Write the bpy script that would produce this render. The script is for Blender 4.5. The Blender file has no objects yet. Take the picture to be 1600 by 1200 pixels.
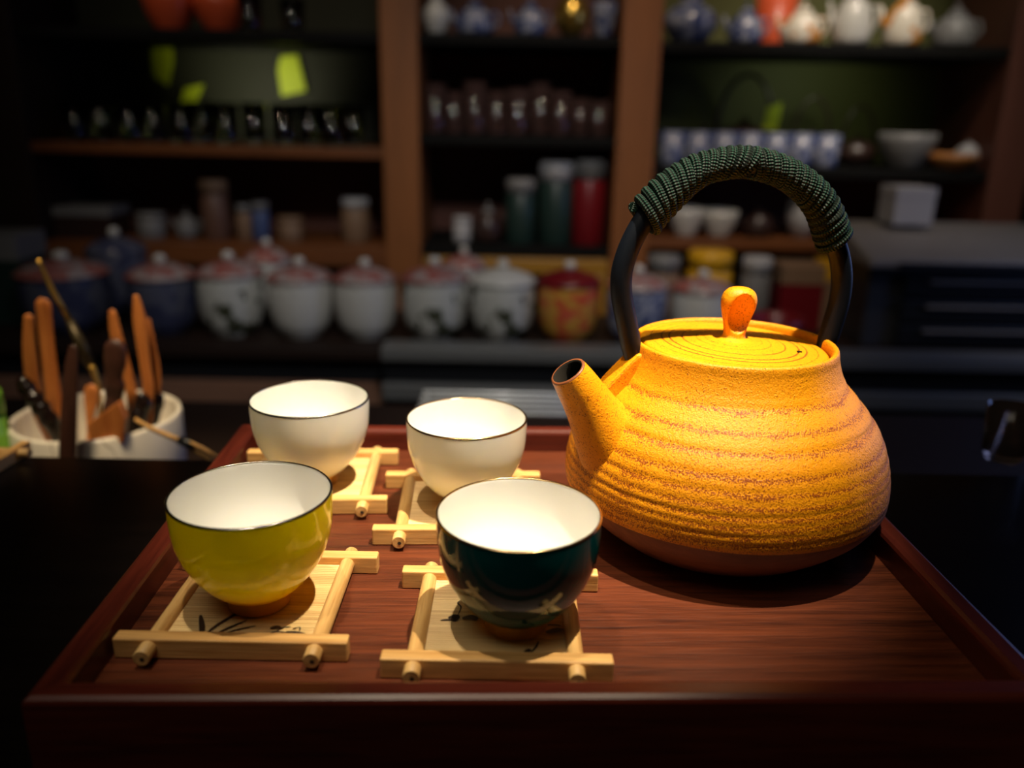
import bpy, bmesh, math, random
from mathutils import Vector, Matrix
random.seed(7)
S = bpy.context.scene
C = S.collection
PI = math.pi

# ------------------------------------------------------------------ camera
F_PX, PITCH, ROLL = 1310.94, math.radians(17.705), math.radians(1.108)
CAM = Vector((0.0, 0.0, 0.97306))
ZT = 0.78                      # height of the serving tray's inner floor
_cp, _sp = math.cos(PITCH), math.sin(PITCH)
FWD = Vector((0, _cp, -_sp))
_r, _u = Vector((1, 0, 0)), Vector((0, _sp, _cp))
RT = _r * math.cos(ROLL) + _u * math.sin(ROLL)
UP = -_r * math.sin(ROLL) + _u * math.cos(ROLL)
cd = bpy.data.cameras.new('camera')
cam = bpy.data.objects.new('camera', cd)
C.objects.link(cam)
m3 = Matrix((RT, UP, -FWD)).transposed()
cam.matrix_world = Matrix.Translation(CAM) @ m3.to_4x4()
cd.sensor_fit = 'HORIZONTAL'
cd.sensor_width = 36.0
cd.lens = F_PX / 1600 * 36.0
cd.clip_start = 0.01
cd.dof.use_dof = True
cd.dof.focus_distance = 0.362
cd.dof.aperture_fstop = cd.lens / 6.4
S.camera = cam

# ------------------------------------------------------------------ world, lamps, exposure
w = bpy.data.worlds.new('world')
S.world = w
w.use_nodes = True
w.node_tree.nodes['Background'].inputs[0].default_value = (1.0, 0.72, 0.5, 1)
w.node_tree.nodes['Background'].inputs[1].default_value = 0.012
S.view_settings.view_transform = 'Standard'
S.view_settings.look = 'None'
S.view_settings.gamma = 1
S.view_settings.exposure = 0
try:
    S.view_settings.use_curve_mapping = False
    S.cycles.use_denoising = True
except Exception:
    pass


def aim(o, target):
    d = Vector(target) - o.location
    o.rotation_euler = d.to_track_quat('-Z', 'Y').to_euler()


def spot(name, loc, target, power, color, size_deg, blend=0.5, radius=0.02):
    l = bpy.data.lights.new(name, 'SPOT')
    l.energy, l.color = power, color
    l.spot_size, l.spot_blend, l.shadow_soft_size = math.radians(size_deg), blend, radius
    o = bpy.data.objects.new(name, l)
    C.objects.link(o)
    o.location = loc
    aim(o, target)
    return o


def area(name, loc, target, power, color, sx, sy):
    l = bpy.data.lights.new(name, 'AREA')
    l.energy, l.color, l.shape, l.size, l.size_y = power, color, 'RECTANGLE', sx, sy
    o = bpy.data.objects.new(name, l)
    C.objects.link(o)
    o.location = loc
    aim(o, target)
    return o


# two ceiling downlights over the tray (the strong one to the right, the weak one to the left)
spot('downlight', (0.185, 0.25, ZT + 1.0), (0.008, 0.425, ZT), 112, (1.0, 0.85, 0.61), 23.8, 0.9, 0.008)
spot('downlight', (-0.15, 0.24, ZT + 1.0), (-0.03, 0.40, ZT), 22, (1.0, 0.85, 0.62), 26, 0.9, 0.008)
# a third one further left lights the tool pot
spot('downlight', (-0.30, 0.36, ZT + 1.0), (-0.30, 0.64, ZT - 0.05), 55, (1.0, 0.78, 0.5), 17, 0.9, 0.06)
spot('downlight', (0.02, 0.62, ZT + 0.95), (0.02, 0.81, ZT - 0.1), 14, (1.0, 0.95, 0.85), 22, 0.9, 0.02)  # added spot to brighten the drain rack
# cool daylight from a window far to the right, warm room light on the cabinet
area('window_light', (1.35, 1.12, 1.02), (0.15, 0.35, 0.85), 2.3, (0.28, 0.42, 1.0), 0.35, 0.55)
area('front_fill', (-0.3, -0.35, 2.4), (-0.1, 0.5, 0.8), 4.0, (1.0, 0.88, 0.70), 0.9, 0.6)  # added soft fill from above and behind the camera
spot('cabinet_spot', (0.35, 0.75, 2.35), (0.38, 1.75, 1.12), 40, (1.0, 0.78, 0.58), 44, 0.9, 0.06)
spot('cabinet_spot', (0.75, 0.9, 2.35), (0.72, 1.85, 1.2), 62, (1.0, 0.9, 0.76), 26, 0.9, 0.05)
spot('cabinet_spot', (-0.75, 0.8, 2.35), (-0.5, 1.8, 1.05), 16, (1.0, 0.8, 0.6), 40, 0.9, 0.06)
spot('cabinet_spot', (1.05, 0.9, 2.3), (1.05, 1.6, 0.8), 22, (1.0, 0.9, 0.82), 30, 0.9, 0.05)  # added spot that lifts the printer and drawer unit
spot('counter_fill', (0.10, 0.35, 1.75), (-0.12, 1.5, 0.62), 24, (0.97, 0.95, 0.95), 58, 0.9, 0.08)  # added fill from the front for the jar bodies and counter


# ------------------------------------------------------------------ helpers
def at(px, py, Y):
    """world point on the plane y = Y seen at pixel (px, py) of the 1600x1200 photograph"""
    d = FWD + RT * ((px - 800) / F_PX) - UP * ((py - 600) / F_PX)
    return CAM + d * (Y / d.y)


def pxm(n, Y):
    """size in metres of n pixels at distance Y"""
    return n * Y * 1.06 / F_PX


def tag(o, label=None, cat=None, group=None, kind=None):
    if label: o['label'] = label
    if cat: o['category'] = cat
    if group: o['group'] = group
    if kind: o['kind'] = kind
    return o


def empty(name, loc, label, cat, group=None, rz=0.0):
    o = bpy.data.objects.new(name, None)
    C.objects.link(o)
    o.empty_display_size = 0.02
    o.location = loc
    o.rotation_euler = (0, 0, rz)
    return tag(o, label, cat, group)


class MB:
    """mesh builder: vertices, faces, material index per face, uv optional"""
    def __init__(s):
        s.v, s.f, s.m, s.sm, s.uv = [], [], [], [], {}

    def add(s, vs, fs, mi=0, smooth=True):
        b = len(s.v)
        s.v += [tuple(v) for v in vs]
        for f in fs:
            s.f.append([i + b for i in f])
            s.m.append(mi)
            s.sm.append(smooth)
        return b

    def box(s, x0, x1, y0, y1, z0, z1, mi=0):
        vs = [(x, y, z) for z in (z0, z1) for y in (y0, y1) for x in (x0, x1)]
        s.add(vs, [(0, 2, 3, 1), (4, 5, 7, 6), (0, 1, 5, 4), (2, 6, 7, 3), (0, 4, 6, 2), (1, 3, 7, 5)], mi, False)
        return s

    def lathe(s, prof, seg=48, c=(0, 0, 0), mi=0, mis=None, sy=1.0):
        """prof: list of (r, z); r==0 makes a pole"""
        vs, rows = [], []
        for r, z in prof:
            if r <= 1e-7:
                rows.append([len(vs)])
                vs.append((c[0], c[1], c[2] + z))
            else:
                rows.append(list(range(len(vs), len(vs) + seg)))
                for k in range(seg):
                    a = 2 * PI * k / seg
                    vs.append((c[0] + r * math.cos(a), c[1] + sy * r * math.sin(a), c[2] + z))
        for i in range(len(rows) - 1):
            A, B = rows[i], rows[i + 1]
            fs = []
            for k in range(seg):
                k2 = (k + 1) % seg
                if len(A) == 1 and len(B) == 1: continue
                if len(A) == 1: fs.append((A[0], B[k2], B[k]))
                elif len(B) == 1: fs.append((A[k], A[k2], B[0]))
                else: fs.append((A[k], A[k2], B[k2], B[k]))
            mm = mis[i] if mis else mi
            if i == 0: base = s.add(vs, fs, mm)
            else:
                for f in fs:
                    s.f.append([q + base for q in f]); s.m.append(mm); s.sm.append(True)
        return s

    def tube(s, pts, rad, seg=14, mi=0, flat=1.0, side=None, caps=True, uvs=False, power=1.0):
        """sweep an ellipse (rad x rad*flat) along pts; side = fixed widening direction"""
        P = [Vector(p) for p in pts]
        n = len(P)
        if not hasattr(rad, '__len__'): rad = [rad] * n
        if not hasattr(flat, '__len__'): flat = [flat] * n
        T = []
        for i in range(n):
            t = P[min(i + 1, n - 1)] - P[max(i - 1, 0)]
            T.append(t.normalized())
        ref = Vector(side) if side else (Vector((0, 0, 1)) if abs(T[0].z) < .9 else Vector((1, 0, 0)))
        vs = []
        L = 0
        Ls = []
        for i in range(n):
            if i: L += (P[i] - P[i - 1]).length
            Ls.append(L)
            a = (ref - T[i] * ref.dot(T[i])).normalized()
            b = T[i].cross(a).normalized()
            if i and b.dot(pb) < 0: b = -b
            pb = b
            if not side: ref = a
            for k in range(seg):
                th = 2 * PI * k / seg
                ct, st = math.cos(th), math.sin(th)
                if power != 1.0:
                    ct = math.copysign(abs(ct) ** power, ct); st = math.copysign(abs(st) ** power, st)
                vs.append(P[i] + a * ct * rad[i] + b * st * rad[i] * flat[i])
        fs = []
        for i in range(n - 1):
            for k in range(seg):
                k2 = (k + 1) % seg
                fs.append((i * seg + k, i * seg + k2, (i + 1) * seg + k2, (i + 1) * seg + k))
        b0 = s.add(vs, fs, mi)
        if uvs:
            for i in range(n):
                for k in range(seg): s.uv[b0 + i * seg + k] = (k / seg, Ls[i])
        if caps:
            s.f.append([b0 + k for k in range(seg)][::-1]); s.m.append(mi); s.sm.append(False)
            s.f.append([b0 + (n - 1) * seg + k for k in range(seg)]); s.m.append(mi); s.sm.append(False)
        return s

    def build(s, name, mats, parent=None, bevel=0.0, segs=2, loc=None, rz=None):
        me = bpy.data.meshes.new(name)
        me.from_pydata(s.v, [], s.f)
        if not isinstance(mats, (list, tuple)): mats = [mats]
        for m in mats: me.materials.append(m)
        for p, mi, sm in zip(me.polygons, s.m, s.sm):
            p.material_index = mi
            p.use_smooth = sm
        if s.uv:
            ul = me.uv_layers.new(name='UVMap')
            for lp in me.loops:
                ul.data[lp.index].uv = s.uv.get(lp.vertex_index, (0, 0))
        bm = bmesh.new()
        bm.from_mesh(me)
        bmesh.ops.recalc_face_normals(bm, faces=bm.faces[:])
        if bevel > 0:
            es = [e for e in bm.edges if len(e.link_faces) == 2 and e.calc_face_angle(0) > 0.6]
            bmesh.ops.bevel(bm, geom=es, offset=bevel, segments=segs, profile=0.5, affect='EDGES', clamp_overlap=True)
        bm.to_mesh(me)
        bm.free()
        me.update()
        o = bpy.data.objects.new(name, me)
        C.objects.link(o)
        if parent is not None: o.parent = parent
        if loc is not None: o.location = loc
        if rz is not None: o.rotation_euler = (0, 0, rz)
        return o


def smooth_profile(pts, n=6):
    """Catmull-Rom through (r,z) points"""
    out = []
    P = [pts[0]] + list(pts) + [pts[-1]]
    for i in range(1, len(P) - 2):
        p0, p1, p2, p3 = P[i - 1], P[i], P[i + 1], P[i + 2]
        for k in range(n):
            t = k / n
            q = []
            for d in range(len(p0)):
                q.append(0.5 * ((2 * p1[d]) + (-p0[d] + p2[d]) * t + (2 * p0[d] - 5 * p1[d] + 4 * p2[d] - p3[d]) * t * t
                                + (-p0[d] + 3 * p1[d] - 3 * p2[d] + p3[d]) * t ** 3))
            out.append(tuple(q))
    out.append(tuple(pts[-1]))
    return out


# ------------------------------------------------------------------ materials
def mat(name, col, rough=0.5, metal=0.0, spec=0.5, coat=0.0, trans=0.0, ior=1.5, sss=0.0):
    m = bpy.data.materials.new(name)
    m.use_nodes = True
    b = m.node_tree.nodes['Principled BSDF']
    b.inputs['Base Color'].default_value = (*col, 1)
    b.inputs['Roughness'].default_value = rough
    b.inputs['Metallic'].default_value = metal
    b.inputs['Specular IOR Level'].default_value = spec
    b.inputs['Coat Weight'].default_value = coat
    b.inputs['Transmission Weight'].default_value = trans
    b.inputs['IOR'].default_value = ior
    return m


class N:
    def __init__(s, m):
        s.t = m.node_tree
        s.b = s.t.nodes['Principled BSDF']

    def new(s, kind, **kw):
        n = s.t.nodes.new(kind)
        for k, v in kw.items():
            if k.startswith('i_'):
                key = k[2:]
                key = int(key) if key.isdigit() else key.replace('_', ' ')
                n.inputs[key].default_value = v
            else: setattr(n, k, v)
        return n

    def link(s, a, b): s.t.links.new(a, b)

    def coord(s, scale=(1, 1, 1), kind='Object'):
        tc = s.new('ShaderNodeTexCoord')
        mp = s.new('ShaderNodeMapping')
        mp.inputs['Scale'].default_value = scale
        s.link(tc.outputs[kind], mp.inputs[0])
        return mp.outputs[0]

    def noise(s, vec, scale, detail=4, rough=0.6, dist=0.0):
        n = s.new('ShaderNodeTexNoise')
        n.inputs['Scale'].default_value = scale
        n.inputs['Detail'].default_value = detail
        n.inputs['Roughness'].default_value = rough
        n.inputs['Distortion'].default_value = dist
        s.link(vec, n.inputs['Vector'])
        return n.outputs[0]

    def ramp(s, fac, stops):
        r = s.new('ShaderNodeValToRGB')
        e = r.color_ramp.elements
        while len(e) < len(stops): e.new(0.5)
        for el, (p, c) in zip(e, stops):
            el.position = p
            el.color = (*c, 1)
        s.link(fac, r.inputs[0])
        return r.outputs[0]

    def bump(s, h, strength=0.3, dist=0.001, normal=None):
        b = s.new('ShaderNodeBump')
        b.inputs['Strength'].default_value = strength
        b.inputs['Distance'].default_value = dist
        s.link(h, b.inputs['Height'])
        if normal is not None: s.link(normal, b.inputs['Normal'])
        s.link(b.outputs[0], s.b.inputs['Normal'])
        return b.outputs[0]

    def math(s, op, a, b=None, clamp=False):
        n = s.new('ShaderNodeMath', operation=op, use_clamp=clamp)
        for i, x in enumerate((a, b)):
            if x is None: continue
            if isinstance(x, (int, float)): n.inputs[i].default_value = x
            else: s.link(x, n.inputs[i])
        return n.outputs[0]


def wood(name, c_dark, c_light, axis='x', scale=60, rough=0.45, stretch=14, bump=0.15, coat=0.0, spec=0.5, bdist=0.0004):
    m = mat(name, c_light, rough, coat=coat, spec=spec)
    n = N(m)
    sc = {'x': (1 / stretch, 1, 1), 'y': (1, 1 / stretch, 1), 'z': (1, 1, 1 / stretch)}[axis]
    v = n.coord(sc)
    f = n.noise(v, scale, 6, 0.65, 0.4)
    f2 = n.noise(v, scale * 6, 3, 0.6)
    mx = n.math('ADD', n.math('MULTIPLY', f, 0.65), n.math('MULTIPLY', f2, 0.35))
    n.link(n.ramp(mx, [(0.36, c_dark), (0.62, c_light)]), n.b.inputs['Base Color'])
    n.bump(mx, bump, bdist)
    return m


M = {}
M['tray_floor'] = wood('mahogany_floor', (0.032, 0.006, 0.002), (0.150, 0.034, 0.011), 'x', 200, 0.38, 26, 0.8, bdist=0.0006)
M['tray_rail'] = wood('mahogany_rail', (0.05, 0.007, 0.004), (0.12, 0.019, 0.009), 'x', 60, 0.32, 12, 0.12)
M['tray_rail_y'] = wood('mahogany_rail_side', (0.05, 0.007, 0.004), (0.12, 0.019, 0.009), 'y', 60, 0.32, 12, 0.12)
M['table'] = wood('black_lacquered_wood', (0.0025, 0.0016, 0.0013), (0.005, 0.0032, 0.0025), 'x', 30, 0.3, 10, 0.03, spec=0.3)
M['bamboo'] = wood('pale_bamboo', (0.48, 0.23, 0.055), (0.84, 0.50, 0.18), 'x', 150, 0.5, 25, 0.35)
M['bamboo_rod'] = wood('pale_bamboo_rod', (0.48, 0.24, 0.065), (0.84, 0.53, 0.20), 'y', 160, 0.5, 25, 0.35)
M['bamboo_mat'] = wood('split_bamboo', (0.62, 0.36, 0.12), (0.93, 0.68, 0.29), 'x', 160, 0.5, 40, 0.2)
M['ink'] = mat('ink', (0.035, 0.02, 0.012), 0.7)
M['white_glaze'] = mat('white_glaze', (0.84, 0.83, 0.78), 0.07, spec=0.5)
M['white_outer'] = mat('ivory_glaze', (0.69, 0.695, 0.66), 0.09, spec=0.5)
M['yellow_glaze'] = mat('yellow_glaze', (0.90, 0.64, 0.002), 0.09, spec=0.5)
for k_, c_ in (('white_glaze', 0.35), ('yellow_glaze', 0.5), ('white_outer', 0.4)):
    b_ = M[k_].node_tree.nodes['Principled BSDF']
    b_.inputs['Subsurface Weight'].default_value = c_
    b_.inputs['Subsurface Radius'].default_value = (1.0, 0.9, 0.6)
    b_.inputs['Subsurface Scale'].default_value = 0.004
M['teal_glaze'] = mat('teal_glaze', (0.002, 0.066, 0.070), 0.07, spec=0.5)
M['gold'] = mat('gilt', (0.85, 0.53, 0.13), 0.28, metal=0.85)
M['gilt_yellow'] = mat('gilt_yellow_base', (0.80, 0.40, 0.03), 0.3, metal=0.5)
M['silver'] = mat('dark_silver', (0.35, 0.31, 0.26), 0.22, metal=1.0)
M['gold_line'] = mat('gilt_line', (0.62, 0.42, 0.2), 0.2, metal=1.0)
M['iron'] = mat('black_iron', (0.003, 0.005, 0.010), 0.48, spec=0.25)
M['dark_hole'] = mat('dark_iron_inside', (0.012, 0.010, 0.008), 0.9, spec=0.1)

# --- rough orange enamel of the kettle: speckled brown in the turning grooves
GROOVES = [7.85, 7.1, 6.4, 5.6, 5.0, 4.5, 4.05, 3.65, 3.25, 2.9]


def kettle_mat(name, rough_bump=0.8, speck=1.0, rings=()):
    m = mat(name, (0.85, 0.33, 0.008), 0.42, spec=0.35)
    n = N(m)
    tc = n.new('ShaderNodeTexCoord')
    v = tc.outputs['Object']
    big = n.noise(v, 90, 3, 0.5)
    fine = n.noise(v, 1500, 3, 0.6)
    med = n.noise(v, 600, 3, 0.6)
    sep = n.new('ShaderNodeSeparateXYZ')
    n.link(v, sep.inputs[0])
    # lower half carries denser specks (worn casting skin)
    zf = n.math('MULTIPLY', n.math('SUBTRACT', 0.085, sep.outputs[2]), 14.0, True)
    zw = n.math('ADD', sep.outputs[2], n.math('MULTIPLY', n.math('SUBTRACT', big, 0.5), 0.003))
    groove = None
    for g in GROOVES:
        d = n.math('ABSOLUTE', n.math('SUBTRACT', zw, g / 100 - 0.0005))
        k = n.math('SUBTRACT', 1.0, n.math('MULTIPLY', d, 520.0), True)
        groove = k if groove is None else n.math('MAXIMUM', groove, k)
    thr = n.math('ADD', n.math('MULTIPLY', groove, 0.145 * speck), n.math('MULTIPLY', zf, 0.045 * speck))
    thr = n.math('ADD', thr, n.math('MULTIPLY', n.math('SUBTRACT', big, 0.5), 0.16))
    if rings:
        rad = n.math('SQRT', n.math('ADD', n.math('MULTIPLY', sep.outputs[0], sep.outputs[0]), n.math('MULTIPLY', sep.outputs[1], sep.outputs[1])))
        for g, k_ in rings:
            d = n.math('ABSOLUTE', n.math('SUBTRACT', rad, g / 100))
            thr = n.math('MAXIMUM', thr, n.math('MULTIPLY', n.math('SUBTRACT', 1.0, n.math('MULTIPLY', d, 1900.0), True), k_))
    s = n.math('ADD', fine, thr)
    col = n.ramp(s, [(0.0, (0.87, 0.355, 0.005)), (0.60, (0.85, 0.315, 0.004)), (0.65, (0.34, 0.08, 0.006)), (1.0, (0.16, 0.035, 0.005))])
    n.link(col, n.b.inputs['Base Color'])
    h = n.math('ADD', n.math('MULTIPLY', fine, 0.5), n.math('MULTIPLY', med, 0.5))
    n.bump(h, rough_bump, 0.0008)
    return m


M['kettle'] = kettle_mat('orange_cast_enamel')
M['kettle_lid'] = kettle_mat('orange_lid_enamel', 0.12, 0.25, ((3.3, 0.36), (2.95, 0.42), (2.35, 0.3), (1.7, 0.17), (3.8, 0.17), (1.3, 0.12)))
M['kettle_smooth'] = kettle_mat('orange_spout_enamel', 0.6, 0.3)
M['kettle_under'] = wood('bare_brown_iron', (0.15, 0.055, 0.022), (0.26, 0.10, 0.045), 'x', 60, 0.6, 6, 0.3)
M['lip_brown'] = mat('brown_lip', (0.20, 0.06, 0.02), 0.45)


def cord_mat():
    m = mat('green_braided_cord', (0.004, 0.035, 0.022), 0.6, spec=0.22)
    n = N(m)
    tc = n.new('ShaderNodeTexCoord')
    sep = n.new('ShaderNodeSeparateXYZ')
    n.link(tc.outputs['UV'], sep.inputs[0])
    u = n.math('MULTIPLY', sep.outputs[0], 2 * PI * 4)
    vv = n.math('MULTIPLY', sep.outputs[1], 2 * PI / 0.0021)
    a = n.math('SINE', n.math('ADD', u, vv))
    b = n.math('SINE', n.math('SUBTRACT', u, vv))
    h = n.math('MULTIPLY', a, b)
    n.bump(h, 1.0, 0.0004)
    col = n.ramp(n.math('ADD', n.math('MULTIPLY', h, 0.5), 0.5), [(0.3, (0.0002, 0.0016, 0.001)), (0.95, (0.003, 0.036, 0.022))])
    n.link(col, n.b.inputs['Base Color'])
    return m


M['cord'] = cord_mat()


def crackle_mat():
    m = mat('crackled_white_glaze', (0.74, 0.68, 0.55), 0.22)
    n = N(m)
    v = n.coord((1, 1, 0.12))
    f = n.noise(v, 26, 2, 0.4, 0.6)
    d = n.math('ABSOLUTE', n.math('SUBTRACT', f, 0.5))
    n.link(n.ramp(d, [(0.0, (0.40, 0.35, 0.28)), (0.012, (0.76, 0.70, 0.58)), (1.0, (0.78, 0.73, 0.62))]), n.b.inputs['Base Color'])
    return m


M['crackle'] = crackle_mat()
M['orange_wood'] = wood('reddish_pear_wood', (0.36, 0.10, 0.02), (0.62, 0.22, 0.05), 'z', 90, 0.45, 14, 0.1)
M['ebony'] = wood('dark_brown_hardwood', (0.035, 0.014, 0.009), (0.085, 0.032, 0.02), 'z', 90, 0.4, 16, 0.1)
M['black_wood'] = mat('polished_black_wood', (0.010, 0.005, 0.004), 0.16)
M['brass'] = mat('aged_brass', (0.55, 0.33, 0.07), 0.32, metal=0.8)
M['ferrule'] = mat('dark_bronze_band', (0.06, 0.045, 0.02), 0.4, metal=0.6)
M['lime_tin'] = mat('lime_green_tin', (0.18, 0.42, 0.03), 0.4)
M['brown_table'] = wood('dull_brown_board', (0.20, 0.10, 0.06), (0.26, 0.13, 0.08), 'x', 20, 0.6, 8, 0.05)
M['cab'] = wood('cabinet_oak', (0.19, 0.066, 0.016), (0.27, 0.094, 0.023), 'z', 20, 0.5, 10, 0.05)
M['cab_x'] = wood('cabinet_shelf_oak', (0.11, 0.036, 0.010), (0.20, 0.066, 0.018), 'x', 20, 0.45, 10, 0.05)
M['cab_dark'] = mat('dark_stained_board', (0.018, 0.009, 0.006), 0.6, spec=0.25)
M['cab_shaded'] = mat('shaded_shelf_wood', (0.004, 0.004, 0.0035), 0.75, spec=0.15)  # same shelf wood in shade, the darkness put into its colour
M['cab_red'] = mat('dark_red_back', (0.13, 0.045, 0.028), 0.6)
M['olive'] = mat('olive_back_panel', (0.085, 0.09, 0.020), 0.7)
M['dark_olive'] = mat('dark_olive_back_panel', (0.014, 0.016, 0.003), 0.7)
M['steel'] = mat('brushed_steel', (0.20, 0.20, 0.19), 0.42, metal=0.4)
M['rod_steel'] = mat('bright_steel', (0.88, 0.89, 0.86), 0.3, metal=0.1)
M['black_plastic'] = mat('black_plastic', (0.010, 0.011, 0.013), 0.35)
M['grey_plastic'] = mat('grey_plastic', (0.17, 0.16, 0.155), 0.5)
M['dgrey_plastic'] = mat('charcoal_plastic', (0.030, 0.032, 0.038), 0.5)
M['glass'] = mat('clear_glass', (0.95, 0.95, 0.95), 0.03, trans=1.0, ior=1.45)
M['dark_glass'] = mat('smoky_glass', (0.28, 0.20, 0.16), 0.12, spec=0.25, trans=0.9, ior=1.3)
M['wall'] = mat('dark_wall_paint', (0.03, 0.022, 0.018), 0.8)
M['floor'] = wood('dark_floor_boards', (0.02, 0.012, 0.008), (0.04, 0.022, 0.014), 'y', 12, 0.5, 10, 0.05)

# ------------------------------------------------------------------ room shell
for nm, b in dict(floor=(-2.2, 2.4, -2.6, 2.6, -0.05, 0.0), ceiling=(-2.2, 2.4, -2.6, 2.6, 2.6, 2.65),
                  wall_back=(-2.2, 2.4, 2.5, 2.6, 0.0, 2.6), wall_left=(-2.3, -2.2, -2.6, 2.6, 0.0, 2.6),
                  wall_right=(2.4, 2.5, -2.6, 2.6, 0.0, 2.6), wall_front=(-2.2, 2.4, -2.7, -2.6, 0.0, 2.6)).items():
    tag(MB().box(*b).build(nm, M['floor'] if nm == 'floor' else M['wall']), kind='structure')

# ------------------------------------------------------------------ black table with the tray
ZTAB = CAM.z - 0.18 * 1.22
t = empty('table', (0.1, 0.1, 0), 'black lacquered wooden table carrying the brown serving tray', 'table')
MB().box(-0.85, 1.05, -0.30, 0.513, ZTAB - 0.028, ZTAB).build('tabletop', M['table'], t, 0.003)
MB().box(-0.78, 0.98, -0.24, 0.48, ZTAB - 0.10, ZTAB - 0.0282).build('apron', M['table'], t)
for sx in (-0.76, 0.96):
    for sy in (-0.22, 0.46):
        MB().box(sx - 0.03, sx + 0.03, sy - 0.03, sy + 0.03, 0.0, ZTAB - 0.1002).build('leg', M['table'], t, 0.003)
for c in t.children: c.location = -t.location

# ------------------------------------------------------------------ serving tray (mitred rails around a grained base)
YAW = 0.03445
X0, X1, Y0, Y1, RW, RH = -0.1469, 0.1944, 0.2282, 0.4805, 0.0102, 0.0131
tray = empty('serving_tray', (0, 0, ZTAB), 'rectangular reddish brown wooden serving tray holding the cups and the orange teapot', 'tray', rz=YAW)
zf, zr = ZT - ZTAB, ZT + RH - ZTAB
MB().box(X0 + RW * .6, X1 - RW * .6, Y0 + RW * .6, Y1 - RW * .6, zf - 0.008, zf).build('base_panel', M['tray_floor'], tray)


def rail(a, b, inward, m):
    """a, b outer corners; profile with rounded top swept between mitres"""
    a, b, inn = Vector((*a, 0)), Vector((*b, 0)), Vector((*inward, 0))
    d = (b - a).normalized()
    prof = [(0, 0.0006), (0, zr - 0.0022), (0.0006, zr - 0.0009), (0.0022, zr), (RW - 0.0022, zr), (RW - 0.0006, zr - 0.0009), (RW, zr - 0.0022), (RW, 0.0006)]
    vs = []
    for base, s in ((a, 1), (b, -1)):
        for o, z in prof:
            vs.append(base + inn * o + d * (s * o) + Vector((0, 0, z)))
    n = len(prof)
    mb = MB()
    mb.add(vs, [(i, i + 1, n + i + 1, n + i) for i in range(n - 1)] + [(n - 1, 0, n, 2 * n - 1), tuple(range(n)), tuple(range(n, 2 * n))], 0, False)
    return mb.build('side_rail', m, tray)


rail((X0, Y0), (X1, Y0), (0, 1), M['tray_rail'])
rail((X0, Y1), (X1, Y1), (0, -1), M['tray_rail'])
rail((X0, Y0), (X0, Y1), (1, 0), M['tray_rail_y'])
rail((X1, Y0), (X1, Y1), (-1, 0), M['tray_rail_y'])


# ------------------------------------------------------------------ bamboo coasters
def stroke(mb, pts, wid, z):
    """an ink brush stroke: ribbon tapering along pts (cm) lying on the mat"""
    P = smooth_profile([(p[0], p[1]) for p in pts], 5)
    n = len(P)
    vs = []
    for i, p in enumerate(P):
        a, b = P[max(i - 1, 0)], P[min(i + 1, n - 1)]
        dx, dy = b[0] - a[0], b[1] - a[1]
        l = math.hypot(dx, dy) or 1
        h = wid * (0.25 + 0.75 * math.sin(PI * (i + 0.4) / n)) / 2
        vs += [((p[0] - dy / l * h) / 100, (p[1] + dx / l * h) / 100, z), ((p[0] + dy / l * h) / 100, (p[1] - dx / l * h) / 100, z)]
    mb.add(vs, [(2 * i, 2 * i + 1, 2 * i + 3, 2 * i + 2) for i in range(n - 1)], 0, False)


def coaster(name, cx, cy, yaw, label, strokes, zbase=None, seed=0, L=8.6, D=6.85, group='bamboo coasters on the tray'):
    rnd = random.Random(seed)
    root = empty(name, (cx / 100, cy / 100, ZT + 0.0002 if zbase is None else zbase), label, 'coaster', group, yaw)
    hd, hl = D / 2, L / 2
    for s in (-1, 1):
        mb = MB()
        dx = rnd.uniform(-0.08, 0.08)
        y0 = s * hd - (0.6 if s > 0 else 0)
        mb.box((-hl + dx) / 100, (hl + dx) / 100, y0 / 100, (y0 + 0.6) / 100, 0, 0.0082)
        mb.build('frame_bar', M['bamboo'], root, 0.0006, 2)
    rx = L / 2 - 1.25
    for s in (-1, 1):
        jit = rnd.uniform(-0.06, 0.06)
        yb, yf = hd + 0.45 + jit, -hd - 0.62 - jit
        mb = MB()
        # round stick with a split end, as cut bamboo
        zc = 0.0046
        pts = [(s * rx / 100, yy / 100, zc) for yy in (yf, yf + 0.02, yf + 0.9, 0, yb - 0.02, yb)]
        r = 0.0031
        mb.tube(pts, [r * 0.9, r, r, r, r, r * 0.85], 20)
        # small bore opening at the stick's end
        mb.lathe([(0.0, 0.0), (0.0009, 0.0)], 10)
        for i in range(len(mb.v) - 11, len(mb.v)):
            x, y, z = mb.v[i]
            mb.v[i] = (s * rx / 100 + x + 0.0004, yf / 100 - 0.00015, zc + y - 0.0003)
        for i in range(len(mb.f) - 10, len(mb.f)): mb.m[i] = 1
        mb.build('dowel', [M['bamboo_rod'], M['ink']], root)
    # split-bamboo mat: many fine rounded slats in one sheet
    mb = MB()
    y = -hd + 0.62
    y1 = hd - 0.62
    xe = (rx - 0.28) / 100
    ns = 40
    st = (y1 - y) / ns
    for i in range(ns):
        a, b = (y + i * st) / 100, (y + (i + 1) * st) / 100
        zz = 0.0046 + rnd.uniform(-0.00006, 0.00006)
        prof = [(a, zz - 0.0006), (a + (b - a) * 0.12, zz - 0.0001), (a + (b - a) * 0.5, zz + 0.0002), (a + (b - a) * 0.88, zz - 0.0001), (b, zz - 0.0006)]
        vs = [(-xe, p, q) for p, q in prof] + [(xe, p, q) for p, q in prof]
        mb.add(vs, [(k, k + 1, 6 + k, 5 + k) for k in range(4)] + [(0, 5, 9, 4)], 0, False)
    mb.build('woven_mat', M['bamboo_mat'], root)
    if strokes:
        mb = MB()
        for pts, wd in strokes: stroke(mb, pts, wd, 0.00492)
        tag(mb.build('ink_drawing', M['ink'], root), 'dark ink brush drawing on the mat')
    return root


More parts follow.
